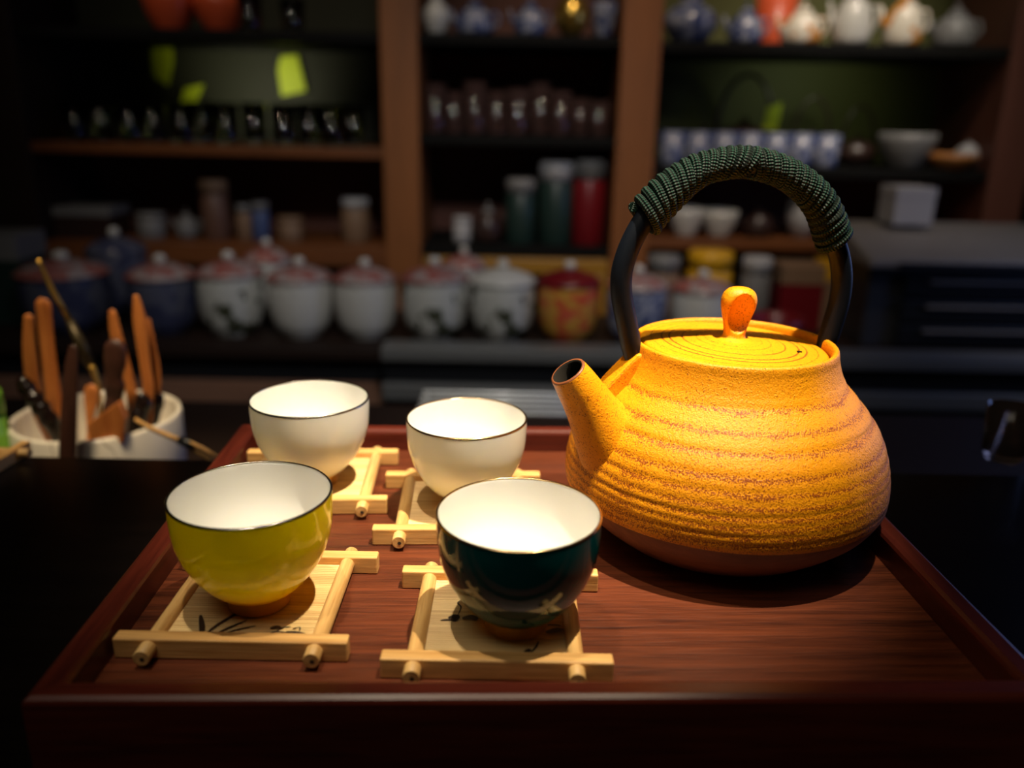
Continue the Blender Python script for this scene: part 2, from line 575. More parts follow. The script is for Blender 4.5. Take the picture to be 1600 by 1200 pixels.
# strokes in the coaster's own centimetres (x right, y away from the viewer)
orchid = [([(-1.35, -2.75), (-1.55, -2.1), (-1.9, -1.3)], 0.22), ([(-1.3, -2.75), (-1.05, -2.0), (-0.5, -1.1), (-0.2, -0.7)], 0.16),
          ([(-1.0, -2.75), (-0.6, -2.2), (0.0, -1.6)], 0.14), ([(-0.85, -2.75), (-0.3, -2.3), (0.45, -1.95)], 0.12),
          ([(1.0, -2.5), (1.35, -2.3), (1.75, -2.35)], 0.09), ([(1.3, -2.35), (1.5, -2.05), (1.8, -1.95)], 0.07), ([(1.7, -2.3), (2.1, -2.35), (2.5, -2.45)], 0.2),
          ([(1.05, -2.1), (1.25, -2.0), (1.45, -2.05)], 0.2), ([(1.9, -2.1), (2.15, -2.0), (2.2, -2.25)], 0.06), ([(0.85, -2.75), (1.0, -2.5), (1.2, -2.45)], 0.07)]
plum = [([(-1.9, -0.2), (-1.6, -0.05), (-1.65, -0.4)], 0.3), ([(-2.2, -0.35), (-1.9, -0.3), (-1.6, -0.35)], 0.12), ([(-1.55, 0.0), (-1.45, 0.6), (-1.6, 0.95), (-1.2, 1.3)], 0.06),
        ([(-1.35, -0.2), (-1.0, -0.1), (-0.75, -0.25)], 0.34), ([(-0.6, 0.0), (-0.35, 0.15), (-0.1, 0.1)], 0.12),
        ([(1.9, -1.0), (2.3, -0.85), (2.6, -0.8)], 0.3), ([(1.75, -0.6), (2.1, -0.5), (2.5, -0.55)], 0.1),
        ([(1.2, -2.75), (1.15, -2.3), (1.3, -2.1)], 0.24), ([(1.25, -2.4), (1.5, -1.95), (1.6, -1.6)], 0.08)]
branch = [([(-0.95, 1.0), (-0.7, 1.25), (-0.45, 1.35)], 0.14), ([(-0.6, 1.3), (-0.4, 1.5), (-0.3, 1.8)], 0.06), ([(0.8, -1.0), (1.2, -0.7), (1.6, -0.8)], 0.12)]
coaster('bamboo_coaster', -10.1, 29.72, 0.0, 'bamboo coaster under the yellow cup, orchid leaves drawn on its mat', orchid, seed=1)
coaster('bamboo_coaster', -0.42, 28.72, 0.0, 'bamboo coaster under the dark teal cup, ink blossoms on its mat', plum, seed=2, L=8.35, D=6.6)
coaster('bamboo_coaster', -10.6, 41.55, 0.055, 'bamboo coaster under the cup standing behind the yellow cup', [], seed=3, L=8.55)
coaster('bamboo_coaster', -2.35, 38.75, 0.045, 'bamboo coaster under the cup standing behind the teal cup', branch, seed=4, L=8.35)


# ------------------------------------------------------------------ tea cups
def cup(cx, cy, zoff, outer, foot, line, label, sc=1.0, group=None):
    root = empty('tea_cup', (cx / 100, cy / 100, ZT + 0.0052), label, 'cup', group)
    op = [(1.26, 0.62), (1.48, 0.70), (1.78, 0.93), (2.05, 1.22), (2.37, 1.65), (2.62, 2.10), (2.80, 2.5), (2.95, 3.0), (3.03, 3.5), (3.07, 4.1), (3.08, 4.72)]
    ip = [(3.00, 4.74), (2.98, 4.1), (2.94, 3.5), (2.86, 3.0), (2.70, 2.5), (2.51, 2.1), (2.23, 1.65), (1.84, 1.26), (1.3, 1.02), (0.65, 0.92)]
    o = smooth_profile([(a * sc / 100, b * sc / 100) for a, b in op], 5)
    i = smooth_profile([(a * sc / 100, b * sc / 100) for a, b in ip], 5)
    top = [(3.06 * sc / 100, 4.765 * sc / 100), (3.02 * sc / 100, 4.765 * sc / 100)]
    prof = [(0, 0.0058 * sc)] + o + top + i + [(0, 0.0091 * sc)]
    mis = [0] * (len(o) + 1) + [1] * (len(prof) - len(o) - 2)
    MB().lathe(prof, 96, mis=mis).build('bowl', [outer, M['white_glaze']], root)
    r = 3.045 * sc / 100
    MB().lathe([(r + 0.00045, 4.735 * sc / 100), (r + 0.00048, 4.772 * sc / 100), (r + 0.0002, 4.80 * sc / 100), (r - 0.0003, 4.803 * sc / 100), (r - 0.0005, 4.775 * sc / 100), (r - 0.0002, 4.74 * sc / 100)], 96).build('rim_line', line, root)
    MB().lathe([(0.0100, 0.0008), (0.0102, 0), (0.0119, 0), (0.0122, 0.0004), (0.0124, 0.0058), (0.0128, 0.0064), (0.010, 0.0062), (0.0098, 0.002), (0.0098, 0.001)], 64).build('foot_ring', foot, root)
    return root


cup(-10.0, 29.5, 0, M['yellow_glaze'], M['gilt_yellow'], M['silver'], 'yellow glazed tea cup with a white inside on the front left coaster')
cup(0.35, 28.3, 0, M['teal_glaze'], M['gold'], M['gold_line'], 'dark teal glazed tea cup with a gilt foot and white inside')
cup(-10.47, 41.1, 0, M['white_outer'], M['gold'], M['silver'], 'white tea cup behind the yellow cup, nearer the tray left back corner', 0.985)
cup(-2.2, 38.9, 0, M['white_outer'], M['gold'], M['gold_line'], 'ivory white tea cup standing behind the dark teal cup', 0.965)

# ------------------------------------------------------------------ orange cast teapot
KX, KY = 0.103, 0.379
tp = empty('teapot', (KX, KY, ZT + 0.0003), 'orange cast teapot with a dark green cord wrapped handle', 'teapot')
prof = [(4.7, 0.0), (5.2, 0.12), (6.1, 0.8), (6.55, 1.2), (6.97, 1.6), (7.26, 2.0), (7.46, 2.35), (7.57, 2.65), (7.60, 3.1), (7.57, 3.6), (7.49, 4.1), (7.37, 4.6),
        (7.20, 5.1), (7.03, 5.5), (6.76, 6.0), (6.38, 6.5), (5.97, 7.0), (5.50, 7.5), (5.10, 8.0), (4.87, 8.5), (4.72, 9.0), (4.66, 9.35), (4.60, 9.5), (4.47, 9.53), (4.36, 9.4), (4.32, 9.1), (4.30, 8.6), (3.4, 8.1), (0, 8.1)]
sm = smooth_profile(prof, 10)
gp = []
rr = random.Random(3)
for r, z in sm:
    gp.append((max(r, 0) / 100, z / 100))
cut = next(i for i, (r, z) in enumerate(gp) if z > 0.0248)
mb = MB().lathe([(0, 0.0)] + gp, 192, mis=[1 if i <= cut else 0 for i in range(len(gp))])
nv = []
for x, y, z in mb.v:
    r, zc_ = math.hypot(x, y), z * 100
    if 2.45 < zc_ < 8.3 and r > 0.046:
        th = math.atan2(y, x)
        zw = zc_ + 0.05 * math.sin(th * 2 + 1.0) + 0.03 * math.sin(3 * th + zc_ * 2)
        dd = 0
        for i, g in enumerate(GROOVES):
            dpt = (0.045, 0.028, 0.042, 0.020, 0.020, 0.012, 0.022, 0.012, 0.016, 0.009)[i] * (0.75 + 0.35 * math.sin(th * (1 + i % 3) + i * 1.7))
            dd += dpt * math.exp(-((zw - g) / 0.12) ** 2) - 0.5 * dpt * math.exp(-((zw - g - 0.24) / 0.16) ** 2)
        k = (r - dd / 100) / r
        x, y = x * k, y * k
    nv.append((x, y, z))
mb.v = nv
mb.build('body', [M['kettle'], M['kettle_under']], tp)

# lid: low disc with turned rings, knob with a scooped face
lp = [(4.28, 8.75), (4.29, 9.0), (4.2, 9.07)]
rl = 4.1
while rl > 0.9:
    lp.append((rl, 9.10 + (4.1 - rl) * 0.07))
    rl -= 0.06
rings = [3.3, 2.95, 2.35, 1.7, 3.75, 1.35]
lp2 = []
for r, z in lp:
    d = 0
    for k, q in enumerate(rings): d += (0.03 if k < 3 else 0.015) * math.exp(-((r - q) / 0.045) ** 2)
    lp2.append((r / 100, (z - d) / 100))
lp2 += [(0.0080, 0.0934), (0.0070, 0.0942), (0.0, 0.0944)]
lid = MB().lathe([(0, 0.0875)] + lp2, 128).build('lid', M['kettle_lid'], tp)
lid.location.z = 0.0029
lid.location.x = -0.0046
lid.rotation_euler.y = math.radians(2.6)
MB().tube([(0.0262, -0.0118, 0.09195), (0.0284, -0.0118, 0.0918)], 0.0005, 8).build('steam_hole', M['dark_hole'], lid)
knp = smooth_profile([(0, 9.2), (0.62, 9.25), (0.52, 9.55), (0.56, 9.95), (0.68, 10.4), (0.80, 10.85), (0.82, 11.2), (0.70, 11.52), (0.42, 11.72), (0.0, 11.78)], 6)
mb = MB().lathe([(r / 100, z / 100) for r, z in knp], 48, sy=0.85)
nv = []
for x, y, z in mb.v:   # hollow the face turned to the viewer
    e = ((x - 0.0002) / 0.0050) ** 2 + ((z - 0.1060) / 0.0082) ** 2
    if y < 0 and e < 1.3: y += 0.0052 * max(0.0, 1 - e / 1.3) ** 0.55
    nv.append((x, y, z))
mb.v = nv
mb.build('knob', M['kettle_smooth'], lid, rz=0.1)

# spout: flared tube leaving the shoulder toward the viewer's left
sa = math.radians(180 + 22)
sd = Vector((math.cos(sa), math.sin(sa), 0))
spts = [(4.6, 4.0), (5.5, 4.7), (6.4, 5.65), (7.05, 6.6), (7.6, 7.46), (8.13, 8.26), (8.50, 8.78)]
srad = [3.0, 2.3, 1.62, 1.26, 1.06, 0.93, 0.83]
path = smooth_profile([(s, z, r) for (s, z), r in zip(spts, srad)], 5)
outer = [(p[0], p[1], p[2]) for p in path]
mb = MB()
P3 = [sd * (p[0] / 100) + Vector((0, 0, p[1] / 100)) for p in outer]
R3 = [p[2] / 100 for p in outer]
end = P3[-1]
tdir = (P3[-1] - P3[-2]).normalized()
n_out = len(P3)
P3 += [end + tdir * 0.0006, end + tdir * 0.0007, end + tdir * 0.0001, end - tdir * 0.006, end - tdir * 0.014]
R3 += [0.0081, 0.0072, 0.0064, 0.0060, 0.0056]
sideA = sd.cross(Vector((0, 0, 1))).normalized()
mb.tube(P3, R3, 40, side=tuple(sideA), caps=False)
nseg = 40
for k in range(len(mb.f)):
    row = k // nseg
    if row >= n_out - 1 and row < n_out + 1: mb.m[k] = 1
    elif row >= n_out + 1: mb.m[k] = 2
mb.f.append([len(mb.v) - nseg + k for k in range(nseg)]); mb.m.append(2); mb.sm.append(False)
mb.build('spout', [M['kettle_smooth'], M['lip_brown'], M['dark_hole']], tp)

# handle lugs on the shoulder
HA = math.radians(10)
hd_ = Vector((math.cos(HA), math.sin(HA), 0))
hn = Vector((-math.sin(HA), math.cos(HA), 0))
for s in (-1, 1):
    out = [(4.45, 9.2), (4.85, 9.1), (5.25, 8.7), (6.0, 7.9), (6.75, 7.0), (6.2, 6.35), (4.8, 7.35)] if s < 0 else [(4.5, 8.4), (4.9, 8.3), (5.2, 7.9), (5.5, 7.3), (5.3, 6.9), (4.9, 7.0)]
    vs = []
    for k, th in ((0, -0.65), (1, 0.65)):
        for a, z in out: vs.append(hd_ * (s * a / 100) + hn * (th / 100) + Vector((0, 0, z / 100)))
    n = len(out)
    mb = MB()
    mb.add(vs, [tuple(range(n)), tuple(range(2 * n - 1, n - 1, -1))] + [(i, (i + 1) % n, n + (i + 1) % n, n + i) for i in range(n)], 0, False)
    mb.build('handle_lug', M['kettle_smooth'], tp, 0.0012, 2)

hp = [(-4.70, 8.0), (-4.95, 8.75), (-5.33, 10.2), (-5.68, 11.6), (-5.72, 12.7), (-5.38, 13.9), (-4.72, 15.1), (-3.8, 16.15), (-2.45, 17.15), (-0.7, 17.55), (1.0, 17.3), (2.45, 16.6),
      (3.55, 15.6), (4.3, 14.3), (4.85, 13.2), (5.12, 12.2), (5.15, 11.1), (4.95, 9.9), (4.75, 8.9), (4.65, 8.0)]
hp = [(a * 0.98, b + (0.16 if b < 15 else 0.16 * (17.6 - b) / 2.6)) for a, b in hp]
hs = smooth_profile(hp, 8)
HP = [hd_ * (a / 100) + Vector((0, 0, b / 100)) for a, b in hs]
nH = len(HP)
hr = []
for i in range(nH):
    tt = i / (nH - 1)
    r = 0.0048
    if tt < 0.08: r = 0.0030 + 0.0018 * tt / 0.08
    if tt > 0.92: r = 0.0030 + 0.0018 * (1 - tt) / 0.08
    hr.append(r)
handle = MB().tube(HP, hr, 20, side=tuple(hn)).build('handle', M['iron'], tp)

# cord wound round the grip: one long coil
i0 = min(range(nH), key=lambda i: (hs[i][0] + 4.95) ** 2 + (hs[i][1] - 15.0) ** 2)
i1 = min(range(nH), key=lambda i: (hs[i][0] - 4.75) ** 2 + (hs[i][1] - 14.15) ** 2)
seg_pts = HP[i0:i1 + 1]
cum = [0]
for a, b in zip(seg_pts, seg_pts[1:]): cum.append(cum[-1] + (b - a).length)
tot = cum[-1]


def along(s):
    s = min(max(s, 0), tot)
    for i in range(len(cum) - 1):
        if s <= cum[i + 1]:
            f = (s - cum[i]) / (cum[i + 1] - cum[i] + 1e-12)
            return seg_pts[i].lerp(seg_pts[i + 1], f), (seg_pts[i + 1] - seg_pts[i]).normalized()
    return seg_pts[-1], (seg_pts[-1] - seg_pts[-2]).normalized()


TURNS, PER = 31, 28
coil = []
for k in range(TURNS * PER + 1):
    f = k / (TURNS * PER)
    th = 2 * PI * k / PER
    p, tg = along(0.001 + f * (tot - 0.002))
    side = hn
    nrm = tg.cross(side).normalized()
    R = 0.0052 + (0.0020 if f < 0.12 else 0.0020 * max(0, 1 - (f - 0.12) / 0.2)) + 0.0016 * max(0, (f - 0.6) / 0.4)
    lean = 0.0022 * math.cos(th) * (1 if f < .5 else -1)
    coil.append(p + (nrm * math.cos(th) + side * math.sin(th)) * R + tg * lean)
MB().tube(coil, 0.0022, 10, uvs=True).build('cord_wrap', M['cord'], handle)

# ------------------------------------------------------------------ lower tier behind the table, with pot and tools
t = empty('tea_table', (-0.35, 0.62, 0), 'low dark wooden tea table behind the tray, under the white tool pot', 'table')
ZL = 0.648
MB().box(-0.75, 0.55, 0.57, 0.93, ZL - 0.02, ZL).build('tabletop', M['cab_dark'], t, 0.002)
for sx in (-0.70, 0.50):
    for sy in (0.60, 0.90):
        MB().box(sx - 0.02, sx + 0.02, sy - 0.02, sy + 0.02, 0, ZL - 0.0202).build('leg', M['cab_dark'], t)
for c in t.children: c.location = -t.location

PY = 0.645
pc = at(152, 647, PY)
PR = 123.5 / F_PX * (pc - CAM).dot(FWD)
PZ = pc.z
pot = empty('tool_pot', (pc.x, PY, ZL + 0.0003), 'white crackle glazed pot filled with wooden tea tools', 'pot')
ph = PZ - ZL
MB().lathe([(0, 0), (PR - 0.004, 0), (PR - 0.001, 0.003), (PR, ph * 0.5), (PR, ph - 0.002), (PR - 0.001, ph), (PR - 0.0035, ph), (PR - 0.0045, ph - 0.003), (PR - 0.0045, 0.006), (0, 0.006)], 72).build('pot_wall', M['crackle'], pot)


def tool(name, pts, m, label, cat='tea tool', flat=0.35, group='wooden tools in the white pot', power=1.0, Y=None, floor_in=True):
    """pts: (px, py, half width px, Y). The path is carried on down into the pot."""
    root = None
    P, R = [], []
    for (px, py, hw, Yd) in pts:
        q = at(px, py, Yd)
        P.append(q)
        R.append(hw / F_PX * (q - CAM).dot(FWD))
    sp = smooth_profile([(p.x, p.y, p.z, r) for p, r in zip(P, R)], 6)
    mb = MB()
    pts3 = [Vector(q[:3]) for q in sp]
    # round the first end
    d0 = (pts3[0] - pts3[1]).normalized()
    r0 = sp[0][3]
    head = [(pts3[0] + d0 * r0 * c, r0 * math.sqrt(max(0.02, 1 - c * c))) for c in (0.97, 0.8, 0.5, 0.2)]
    allp = [h[0] for h in head] + pts3
    allr = [h[1] for h in head] + [q[3] for q in sp]
    mb.tube(allp, allr, 16, flat=flat, side=(1, 0, 0), power=power)
    o = mb.build(name, m)
    tag(o, label, cat, group)
    return o, mb


zc = PY
tool('tea_tongs', [(45, 498, 8, zc - .01), (47, 560, 11, zc - .008), (60, 640, 11, zc - .005), (95, 720, 8, zc), (104, 770, 7, zc + .005)], M['orange_wood'], 'leftmost orange wooden tongs blade in the white pot', 'tongs', 0.4)
tool('wooden_spatula', [(68, 478, 13, zc + .018), (74, 540, 12, zc + .018), (86, 640, 13, zc + .015), (92, 700, 12, zc + .012), (98, 790, 10, zc + .01)], M['orange_wood'], 'tall orange wooden spatula with a round top, behind the brass stick', 'spatula', 0.3)
bl = empty('tea_needle', at(60, 405, zc + .03), 'long thin brass tipped tea needle leaning to the left', 'tea needle', 'wooden tools in the white pot')


def part_tube(name, pts, m, parent, flat=1.0, side=(1, 0, 0), seg=14):
    P, R = [], []
    for (px, py, hw, Yd) in pts:
        q = at(px, py, Yd)
        P.append(q - parent.location)
        R.append(hw / F_PX * (q - CAM).dot(FWD))
    return MB().tube(P, R, seg, flat=flat, side=side).build(name, m, parent)


part_tube('shaft', [(60, 405, 3.5, zc + .03), (64, 415, 3, zc + .03), (82, 455, 4.5, zc + .028), (108, 500, 5, zc + .026)], M['brass'], bl)
part_tube('grip', [(108, 500, 6, zc + .026), (125, 535, 9, zc + .024), (140, 568, 9, zc + .022)], M['ferrule'], bl)
part_tube('tip', [(139, 567, 7, zc + .022), (146, 580, 5, zc + .021), (154, 602, 3.5, zc + .02), (158, 660, 2.5, zc + .015), (160, 720, 2, zc + .01)], M['brass'], bl)
tool('tea_tongs', [(176, 490, 6.5, zc + .01), (183, 530, 10, zc + .01), (200, 590, 9, zc + .008), (208, 640, 9, zc + .005), (206, 720, 8, zc), (200, 780, 6, zc)], M['orange_wood'], 'orange wooden tongs blade just right of the dark ribbed handle', 'tongs', 0.4)
tool('tea_tongs', [(213, 465, 5, zc + .004), (219, 505, 11, zc + .004), (227, 570, 9, zc + .002), (232, 618, 9, zc), (225, 700, 8, zc - .002), (215, 780, 7, zc)], M['orange_wood'], 'rightmost and tallest orange wooden tongs blade in the white pot', 'tongs', 0.4)
tool('tea_tongs', [(232, 500, 3, zc + .014), (238, 540, 6, zc + .014), (245, 600, 7, zc + .012), (236, 700, 6, zc + .01), (224, 780, 5, zc + .008)], M['orange_wood'], 'thin orange tongs blade behind the rightmost one', 'tongs', 0.4)
tool('tea_scoop', [(143, 611, 11, zc + .012), (142, 630, 10, zc + .011), (140, 660, 5, zc + .008), (140, 720, 5, zc + .004)], M['orange_wood'], 'short orange wooden scoop with a square end amid the pot', 'scoop', 0.3, power=0.6)
# dark handle with carved notches
tool('carved_handle', [(180, 545, 16, zc - .012), (180, 565, 17, zc - .012), (178, 588, 13, zc - .012), (179, 603, 16, zc - .011), (178, 622, 13, zc - .01), (178, 645, 17, zc - .01), (176, 700, 14, zc - .006), (174, 770, 12, zc)], M['ebony'], 'dark brown carved handle with a squared top, in the middle of the pot', 'tea tool', 0.45, power=0.6)
q = [at(x, y, PY - PR * 0.72) for x, y in ((137, 662), (160, 646), (187, 626), (192, 634), (199, 652), (196, 690), (150, 690))]
mb = MB()
n = len(q)
mb.add([p - Vector((0, 0.004, 0)) for p in q] + [p + Vector((0, 0.004, 0)) for p in q], [tuple(range(n)), tuple(range(2 * n - 1, n - 1, -1))] + [(i, (i + 1) % n, n + (i + 1) % n, n + i) for i in range(n)], 0, False)
tag(mb.build('tea_funnel', M['orange_wood'], None, 0.0008), 'orange wooden funnel edge rising at the pot front, beside the dark stick', 'funnel', 'wooden tools in the white pot')
# black bamboo-shaped picks
tool('bamboo_shaped_pick', [(37, 598, 11, zc - .02), (42, 606, 14, zc - .02), (47, 614, 11.5, zc - .021), (52, 622, 15, zc - .022), (58, 630, 12, zc - .022), (64, 638, 15, zc - .022), (70, 646, 12, zc - .022), (76, 655, 15, zc - .021), (84, 668, 12, zc - .018), (95, 700, 9, zc - .01), (104, 760, 8, zc)], M['black_wood'], 'glossy black knobbly stick leaning over the pot left rim', 'tea tool', 0.9)
tool('bamboo_shaped_pick', [(222, 622, 10, zc - .006), (224, 630, 14, zc - .006), (220, 640, 12, zc - .007), (216, 652, 14, zc - .008), (208, 700, 9, zc - .008), (202, 760, 8, zc)], M['black_wood'], 'glossy black knobbly stick at the pot right side', 'tea tool', 0.9)
tool('bamboo_shaped_pick', [(246, 622, 10, zc + .012), (244, 632, 12, zc + .012), (240, 645, 11, zc + .011), (230, 700, 9, zc + .008), (222, 760, 8, zc)], M['black_wood'], 'black round ended stick near the pot right rim, behind another', 'tea tool', 0.9)
fr = pc.y - PR - 0.006
tool('wooden_stick', [(114, 546, 7, fr + .002), (112, 570, 10.5, fr + .001), (108, 640, 13, fr - .002), (105, 712, 13.5, fr - .003), (102, 790, 12, fr - .003)], M['ebony'], 'dark brown wooden stick standing against the front of the pot', 'tea tool', 0.3)

# bamboo tweezers leaning over the pot's right front, black band round them
tw = empty('bamboo_tweezers', at(212, 655, fr), 'thin pale bamboo tweezers with a black band, leaning out to the right', 'tweezers')
P = [(211, 655, 3.2, fr - .001), (232, 668, 4.0, fr - .004), (256, 678, 4.6, fr - .008), (280, 688, 4.5, fr - .012)]
part_tube('blade', P, M['bamboo'], tw, 0.6, (0, 0, 1))
part_tube('blade', [(278, 686, 3.6, fr - .012), (306, 696, 3.8, fr - .016), (322, 704, 3.4, fr - .018), (338, 714, 2.8, fr - .02)], M['bamboo'], tw, 0.6, (0, 0, 1))
part_tube('blade', [(280, 691, 3.8, fr - .011), (302, 703, 4, fr - .014), (318, 711, 4, fr - .016), (334, 722, 3.4, fr - .018)], M['bamboo'], tw, 0.6, (0, 0, 1))
part_tube('band', [(280, 688, 7, fr - .012), (292, 692, 7.4, fr - .013), (304, 698, 7, fr - .0145)], M['black_plastic'], tw, 0.9, (0, 0, 1))

# little lime canister at the frame's left edge
lc = at(-16, 690, 0.60)
lr = pxm(28, 0.60)
lt = empty('tea_canister', (lc.x, 0.60, ZL + 0.0003), 'lime green cylindrical canister at the far left of the photo', 'canister')
zt_ = at(-16, 606, 0.60).z - ZL
zs_ = at(-16, 648, 0.60).z - ZL
MB().lathe([(0, 0), (lr - .001, 0), (lr, 0.002), (lr, zs_ - 0.001), (lr - 0.001, zs_), (0, zs_)], 48).build('canister_body', M['lime_tin'], lt)
MB().lathe([(0, zs_ + .0006), (lr - .001, zs_ + .0006), (lr + 0.0005, zs_ + .001), (lr + 0.0005, zt_ - 0.006), (lr - 0.001, zt_ - 0.002), (lr - 0.006, zt_), (0, zt_)], 48).build('canister_lid', M['lime_tin'], lt)

# spare coaster at the left edge of the table, turned diagonally
def gnd(px, py, z):
    d = at(px, py, 1.0) - CAM
    return CAM + d * ((z - CAM.z) / d.z)


A_, B_ = gnd(0, 724, ZTAB + 0.004), gnd(42, 698, ZTAB + 0.004)
dv = (B_ - A_).normalized()
ang = math.atan2(dv.y, dv.x)
cc = B_ - dv * 0.043 + Vector((-dv.y, dv.x, 0)) * 0.031
coaster('bamboo_coaster', cc.x * 100, cc.y * 100, ang, 'spare bamboo coaster lying on the black table at the left edge', [], ZTAB + 0.0003, 9, group=None)

# ------------------------------------------------------------------ glass cup at the right
gl = gnd(1566, 716, ZTAB)
MB().lathe([(0, 0), (0.012, 0), (0.0135, 0.002), (0.0155, 0.038), (0.0145, 0.038), (0.0125, 0.005), (0, 0.004)], 40).build('g', M['dark_glass'])
g = bpy.data.objects['g']
g.name = 'glass_cup'
g.location = (gl.x, gl.y, ZTAB + 0.0003)
tag(g, 'small dark glass cup on the black table at the far right', 'cup')

# ------------------------------------------------------------------ steel drain rack behind the tray
ry = 0.80
rk = empty('drain_rack', (at(780, 640, ry).x, ry, ZL), 'small bright steel drain rack behind the tray', 'rack')
xa, xb = at(655, 632, ry).x - rk.location.x, at(905, 632, ry).x - rk.location.x
zz = at(780, 632, ry).z - ZL
for i in range(5):
    yy = -0.028 + i * 0.016
    MB().tube([(xa, yy, zz), (xb, yy, zz)], 0.0019, 10).build('rod', M['rod_steel'], rk)
for x in (xa + 0.004, xb - 0.004):
    MB().tube([(x, -0.032, 0.0002), (x, -0.032, zz - 0.004), (x, 0.04, zz - 0.004), (x, 0.04, 0.0002)], 0.0018, 8, side=(1, 0, 0)).build('rack_frame', M['rod_steel'], rk)

# ------------------------------------------------------------------ back counter with steel sink unit
CY = 1.42
zcnt = at(720, 536, 1.48).z
xsink = at(605, 600, CY).x
ct = empty('back_counter', (-0.6, CY, 0), 'dark counter under the row of lidded porcelain jars, brown panel below', 'counter')
MB().box(-1.0, 1.25, CY, 1.745, zcnt - 0.02, zcnt).build('worktop', M['cab_dark'], ct, 0.002)
zb = at(450, 600, CY).z
MB().box(-1.0, 1.25, CY + 0.02, 1.74, zb, zcnt - 0.0202).build('fascia', M['black_plastic'], ct)
MB().box(-1.0, xsink - 0.001, CY + 0.01, 1.74, 0, zb - 0.0002).build('front_panel', M['brown_table'], ct)
for c in ct.children: c.location = (0.6, -CY, 0)
sk = empty('sink_unit', (xsink + 0.2, CY - 0.05, 0), 'brushed steel sink unit in front of the jar counter, behind the teapot', 'sink')
xe = 1.24
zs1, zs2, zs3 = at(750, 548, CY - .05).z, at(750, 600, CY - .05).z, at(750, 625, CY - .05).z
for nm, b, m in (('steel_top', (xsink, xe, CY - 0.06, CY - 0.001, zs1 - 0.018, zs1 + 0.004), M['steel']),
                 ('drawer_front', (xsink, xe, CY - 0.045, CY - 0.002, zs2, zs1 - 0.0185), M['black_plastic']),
                 ('steel_rail', (xsink, xe, CY - 0.06, CY - 0.001, zs3, zs2 - 0.001), M['steel']),  # bar standing in for a blurred reflection on the steel front
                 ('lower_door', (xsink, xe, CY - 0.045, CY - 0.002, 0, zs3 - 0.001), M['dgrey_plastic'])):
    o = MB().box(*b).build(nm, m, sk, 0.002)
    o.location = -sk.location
# black cable hanging before the brown panel
tag(MB().tube([at(x, y, CY - .03) for x, y in smooth_profile([(268, 628), (290, 648), (325, 664), (360, 660), (390, 640), (400, 622)], 5)], 0.007, 10).build('cable', M['black_plastic']), 'black cable looped in front of the brown panel', 'cable')

# ------------------------------------------------------------------ display cabinet
FY, BY = 1.80, 2.10
cab = empty('display_cabinet', (0.0, FY, 0), 'large wooden display cabinet filling the back wall, full of tea ware', 'cabinet')


def cbox(name, x0, x1, y0, y1, z0, z1, m, bev=0.0):
    o = MB().box(x0, x1, y0, y1, z0, z1).build(name, m, cab, bev)
    o.location = -cab.location
    return o


zA, zB = 0.0, 1.75
p1a, p1b = at(597, 200, FY).x, at(655, 200, FY).x
p2a, p2b = at(964, 200, FY).x, at(1025, 200, FY).x
xl, xr = at(40, 200, FY).x, at(1560, 200, FY).x
for a, b, m in ((p1a, p1b, M['cab']), (p2a, p2b, M['cab']), (xl - 0.08, xl, M['cab_dark']), (xr, xr + 0.08, M['cab_red'])):
    cbox('post', a, b, FY, BY, zA, zB, m, 0.003)
bays = {'L': (xl, p1a), 'C': (p1b, p2a), 'R': (p2b, xr)}
sh = {}
TH = 0.02
specs = {('L', 'top'): (45, 'cab_shaded', 300), ('L', 'mid'): (228, 'cab_x', 380), ('L', 'low'): (383, 'cab_x', 400),
         ('C', 'top'): (54, 'cab_shaded', 800), ('C', 'mid'): (212, 'cab_shaded', 800), ('C', 'low'): (386, 'cab_shaded', 800),
         ('R', 'top'): (68, 'cab_shaded', 1250), ('R', 'mid'): (262, 'cab_shaded', 1250), ('R', 'low'): (377, 'cab_x', 1200)}
for (b, l), (py, mm, px) in specs.items():
    z = at(px, py, FY + 0.01).z
    sh[(b, l)] = z
    th = 0.042 if (b, l) == ('L', 'low') else TH
    cbox('shelf', bays[b][0] + .0005, bays[b][1] - .0005, FY + 0.008, BY - 0.02, z - th, z, M[mm], 0.001)
for b in bays:
    zz_ = sh[(b, 'low')]
    x0, x1 = bays[b][0] + .0005, bays[b][1] - .0005
    cbox('back_panel', x0, x1, BY - 0.018, BY - 0.002, 0, zz_ - 0.001, M['cab_dark'])
    zm = sh[(b, 'mid')] if b != 'C' else zB
    if b != 'C':
        cbox('back_panel', x0, x1, BY - 0.018, BY - 0.002, zz_, zm - TH, M['cab_red'])
        cbox('back_panel', x0, x1, BY - 0.018, BY - 0.002, zm, zB, M['olive'] if b == 'R' else M['dark_olive'])
    else:
        cbox('back_panel', x0, x1, BY - 0.018, BY - 0.002, zz_, zB, M['cab_red'])
# gilt wooden frame below the middle bay
zg1, zg0 = at(800, 396, FY - .01).z, at(800, 425, FY - .01).z
M['yellow_wood'] = mat('yellow_varnished_wood', (0.34, 0.17, 0.02), 0.4)
gf = empty('low_wooden_rack', (0, FY - 0.02, zcnt), 'yellow varnished wooden rack between the two cabinet posts', 'rack')
gx0, gx1 = at(668, 410, FY - .01).x, at(945, 410, FY - .01).x
gl_ = [(gx0, gx1, zg1 - 0.03, zg1), (gx0, gx0 + 0.025, zcnt + .0005, zg1 - 0.0301), (gx1 - 0.025, gx1, zcnt + .0005, zg1 - 0.0301)]
for a, b, c, d in gl_:
    MB().box(a, b, -0.012, 0.012, c - zcnt, d - zcnt).build('frame_bar', M['yellow_wood'], gf, 0.002)
gf.location.y = 1.73

